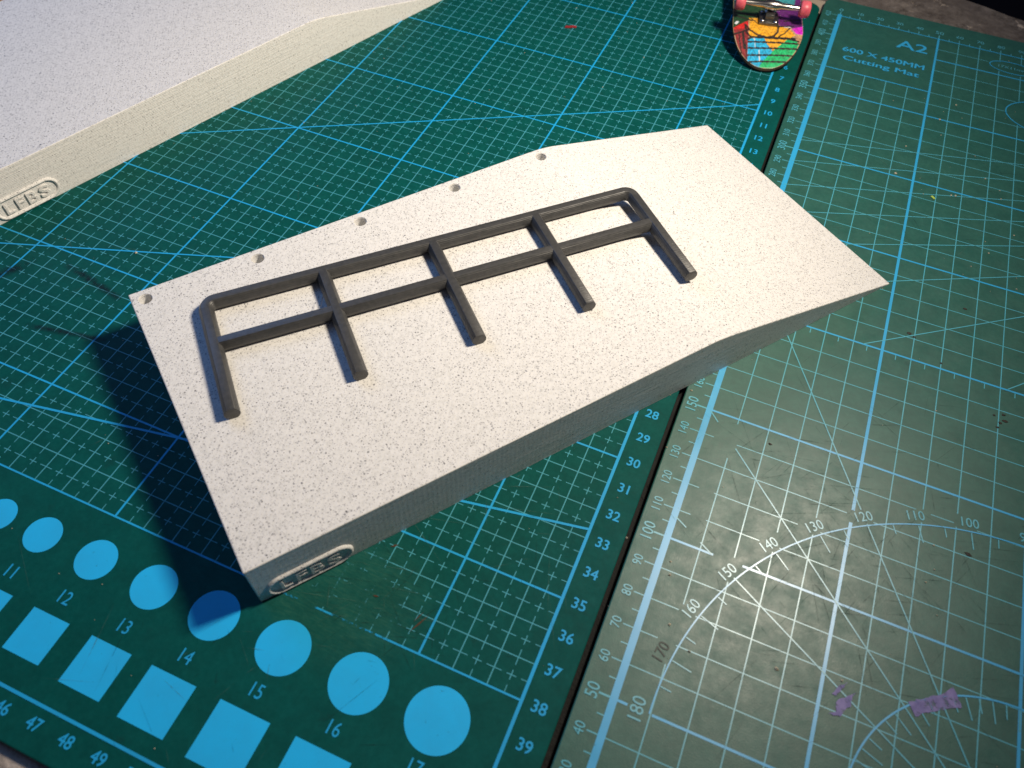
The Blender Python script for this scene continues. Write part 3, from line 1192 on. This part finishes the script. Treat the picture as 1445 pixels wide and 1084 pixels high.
# --------------------------------------------------- small scraps on the mats
def ragged_chip(name, ma, pts, h, loc, rz, label, cat):
    mb = MB()
    n = len(pts)
    mb.add([(x, y, 0.0) for x, y in pts] + [(x * .9, y * .9, h * random.uniform(.6, 1.2)) for x, y in pts],
           [tuple(range(n - 1, -1, -1)), tuple(range(n, 2 * n))] + [(i, (i + 1) % n, n + (i + 1) % n, n + i) for i in range(n)])
    o = mb.build(name, ma)
    o.location = mm(*loc)
    o.rotation_euler = (0, 0, rz)
    return tag(o, label, cat)


ragged_chip('plastic_shaving', mat('red_plastic', (.30, .025, .03), .5, .4), [(-3.1, -.6), (-1.4, -1.0), (.4, -.7), (2.6, -.9), (3.2, .2), (1.2, .8), (-.6, .6), (-2.4, .9)], .5,
            (-101.6, -72.5, .14), .45, 'small red shaving lying on the grid between the two upper bold lines', 'shaving')
ragged_chip('plastic_chip', mat('lime_plastic', (.45, .62, .10), .5, .4), [(-1.1, -.3), (.9, -.4), (1.2, .3), (-.8, .4)], .4,
            (80.3, -127.6, .2), -.7, 'tiny lime green chip on the right mat near the far grid lines', 'chip')
cm = mat('pale_dust', (.62, .55, .40), .8, .2)
dust = MB()
rd = random.Random(5)


def grain(x, y, r, z=0.2):
    n = 5
    a0 = rd.uniform(0, 6)
    dust.add([(x + r * rd.uniform(.5, 1.2) * math.cos(a0 + 2 * PI * i / n), y + r * rd.uniform(.4, 1) * math.sin(a0 + 2 * PI * i / n), z) for i in range(n)] + [(x, y, z + r * .8)],
             [(i, (i + 1) % n, n) for i in range(n)])


for (x, y, r) in ((64, -118, .6), (89, -122, .6), (87.4, -122.6, .5), (107, -116, .4), (100, -105, .4), (66, -97, .45), (113, -137, .4), (104, -152, .4), (115, -168, .4),
                  (-18, -300, .4), (14.6, -259, .7), (14.2, -265, .5), (26, -331, .5), (25, -327, .4), (37, -350, .5), (30, -345, .5), (60, -345, .7), (77, -341, .5),
                  (13, -290, .4), (11, -325, .5), (92, -239, .4), (96, -290, .35), (97, -298, .35), (95, -303, .35), (99, -312, .3), (-194, -290, .8), (-60, -82, .4), (-70, -114, .35), (78, -70, .5), (84, -55, .45)):
    grain(x, y, r)
for i in range(260):
    grain(rd.uniform(-330, 130), rd.uniform(-430, 0), rd.choice((.12, .14, .16, .2, .26)))
dl = dust.build('dust_crumbs', cm)
tag(dl, 'pale crumbs and dust grains scattered over both green mats', 'dust', kind='stuff')

# brown cut marks in the scuffed patch and dark smudges at the left are stuck to the left mat
lm_root = [o for o in COL.objects if o.name == 'cutting_mat'][0]
brn = mat('rust_scratch', (.085, .045, .025), .7, .2)
sc = MB()
for (x, y, a, L, w) in ((-33.6, -372.6, 1.15, 7.5, .45), (-34.6, -371, 1.2, 4.0, .3), (-50.5, -355, .7, 2.4, .6), (-48.2, -370.5, .2, 1.8, .5)):
    c, s_ = math.cos(a), math.sin(a)
    sc.add([(x - c * L / 2, y - s_ * L / 2, .15), (x + s_ * w * .6, y - c * w * .6, .15), (x + c * L / 2, y + s_ * L / 2, .15), (x - s_ * w * .6, y + c * w * .6, .15)], [(0, 1, 2, 3)])
o = sc.build('rust_scratch', brn, lm_root)
o.location = mm(0, 0, 3)
tag(o, kind='stuff')
# straight knife cuts left by years of use
def cut_mat(name, col, lo, hi):
    ma = mat(name, col, .6, .2)
    t = NT(ma)
    t.l(t.ramp(t.noise(260, 4, .7), [(.36, lo), (.66, hi)]), t.b.inputs['Alpha'])
    return ma


cutd, cutl = cut_mat('knife_cut', (.006, .020, .016), .0, .48), cut_mat('scraped_line', (.10, .20, .16), .0, .5)
rc = random.Random(23)
rm_root = [o for o in COL.objects if o.name == 'cutting_mat.001'][0]
for (parent, spots) in ((lm_root, ((-150, -200, 150, 90), (-80, -400, 60, 50), (-52, -373, 22, 60), (-240, -330, 60, 30), (-30, -330, 40, 40))),
                        (rm_root, ((60, 300, 60, 70), (55, 105, 34, 150), (70, 150, 50, 60), (80, 60, 40, 50), (30, 130, 25, 50)))):
    for ma, frac, nm in ((cutd, .7, 'knife_cut'), (cutl, .5, 'scraped_line')):
        mb = MB()
        for (cx, cy, sp_, n) in spots:
            for k in range(int(n * frac)):
                x, y = rc.gauss(cx, sp_ * .6), rc.gauss(cy, sp_ * .6)
                a = rc.choice((.3, .35, 1.1, 2.0, 2.5, rc.uniform(0, 3.1))) + rc.uniform(-.12, .12)
                L = rc.choice((3, 5, 8, 14, 24)) * rc.uniform(.6, 1.3)
                w = rc.uniform(.05, .14)
                lim = (-585, 9, -440, 5) if parent is lm_root else (-8, 585, -10, 434)
                d = (math.cos(a) * L / 2, math.sin(a) * L / 2)
                if min(x - abs(d[0]), x + d[0]) < lim[0] or x + abs(d[0]) > lim[1] or y - abs(d[1]) < lim[2] or y + abs(d[1]) > lim[3]:
                    continue
                nx, ny = -d[1] / L * 2 * w, d[0] / L * 2 * w
                z = .19 + .0004 * k
                mb.add([(x - d[0], y - d[1], z), (x + nx, y + ny, z), (x + d[0], y + d[1], z), (x - nx, y - ny, z)], [(0, 3, 2, 1)])
        o = mb.build(nm, ma, parent)
        o.location = mm(0, 0, 3)
        tag(o, kind='stuff')
smg = mat('dark_smudge', (.004, .012, .016), .6, .3)
t = NT(smg)
uv = t.n('ShaderNodeTexCoord').outputs['UV']
sp = t.n('ShaderNodeSeparateXYZ')
t.l(uv, sp.inputs[0])
ed = t.math('SUBTRACT', 1.0, t.math('ABSOLUTE', t.math('MULTIPLY_ADD', sp.outputs[1], 2.0, -1.0)))
en = t.math('MULTIPLY', t.math('MULTIPLY', sp.outputs[0], t.math('SUBTRACT', 1.0, sp.outputs[0])), 4.0)
al = t.math('MULTIPLY', t.math('MULTIPLY', ed, t.math('POWER', en, .5)), t.ramp(t.noise(150, 5, .75), [(.38, 0.0), (.60, 1.0)]))
t.l(t.math('MULTIPLY', al, 0.95, clamp=True), t.b.inputs['Alpha'])
for (a, b, w) in (((-252, -352), (-224, -308), 6), ((-214, -305), (-184, -311), 4), ((-206, -334), (-176, -328), 3)):
    d = Vector((b[0] - a[0], b[1] - a[1], 0)).normalized()
    nn = Vector((-d.y, d.x, 0)) * (w / 2)
    mb = MB()
    A_, B_ = Vector((a[0], a[1], .16)), Vector((b[0], b[1], .16))
    mb.add([A_ - nn, B_ - nn, B_ + nn, A_ + nn], [(0, 1, 2, 3)])
    me = mb.mesh('dark_smudge')
    ul = me.uv_layers.new(name='UVMap')
    for li, q in enumerate(((0, 0), (1, 0), (1, 1), (0, 1))):
        ul.data[li].uv = q
    o = link('dark_smudge', me, smg, lm_root)
    o.location = mm(0, 0, 3)
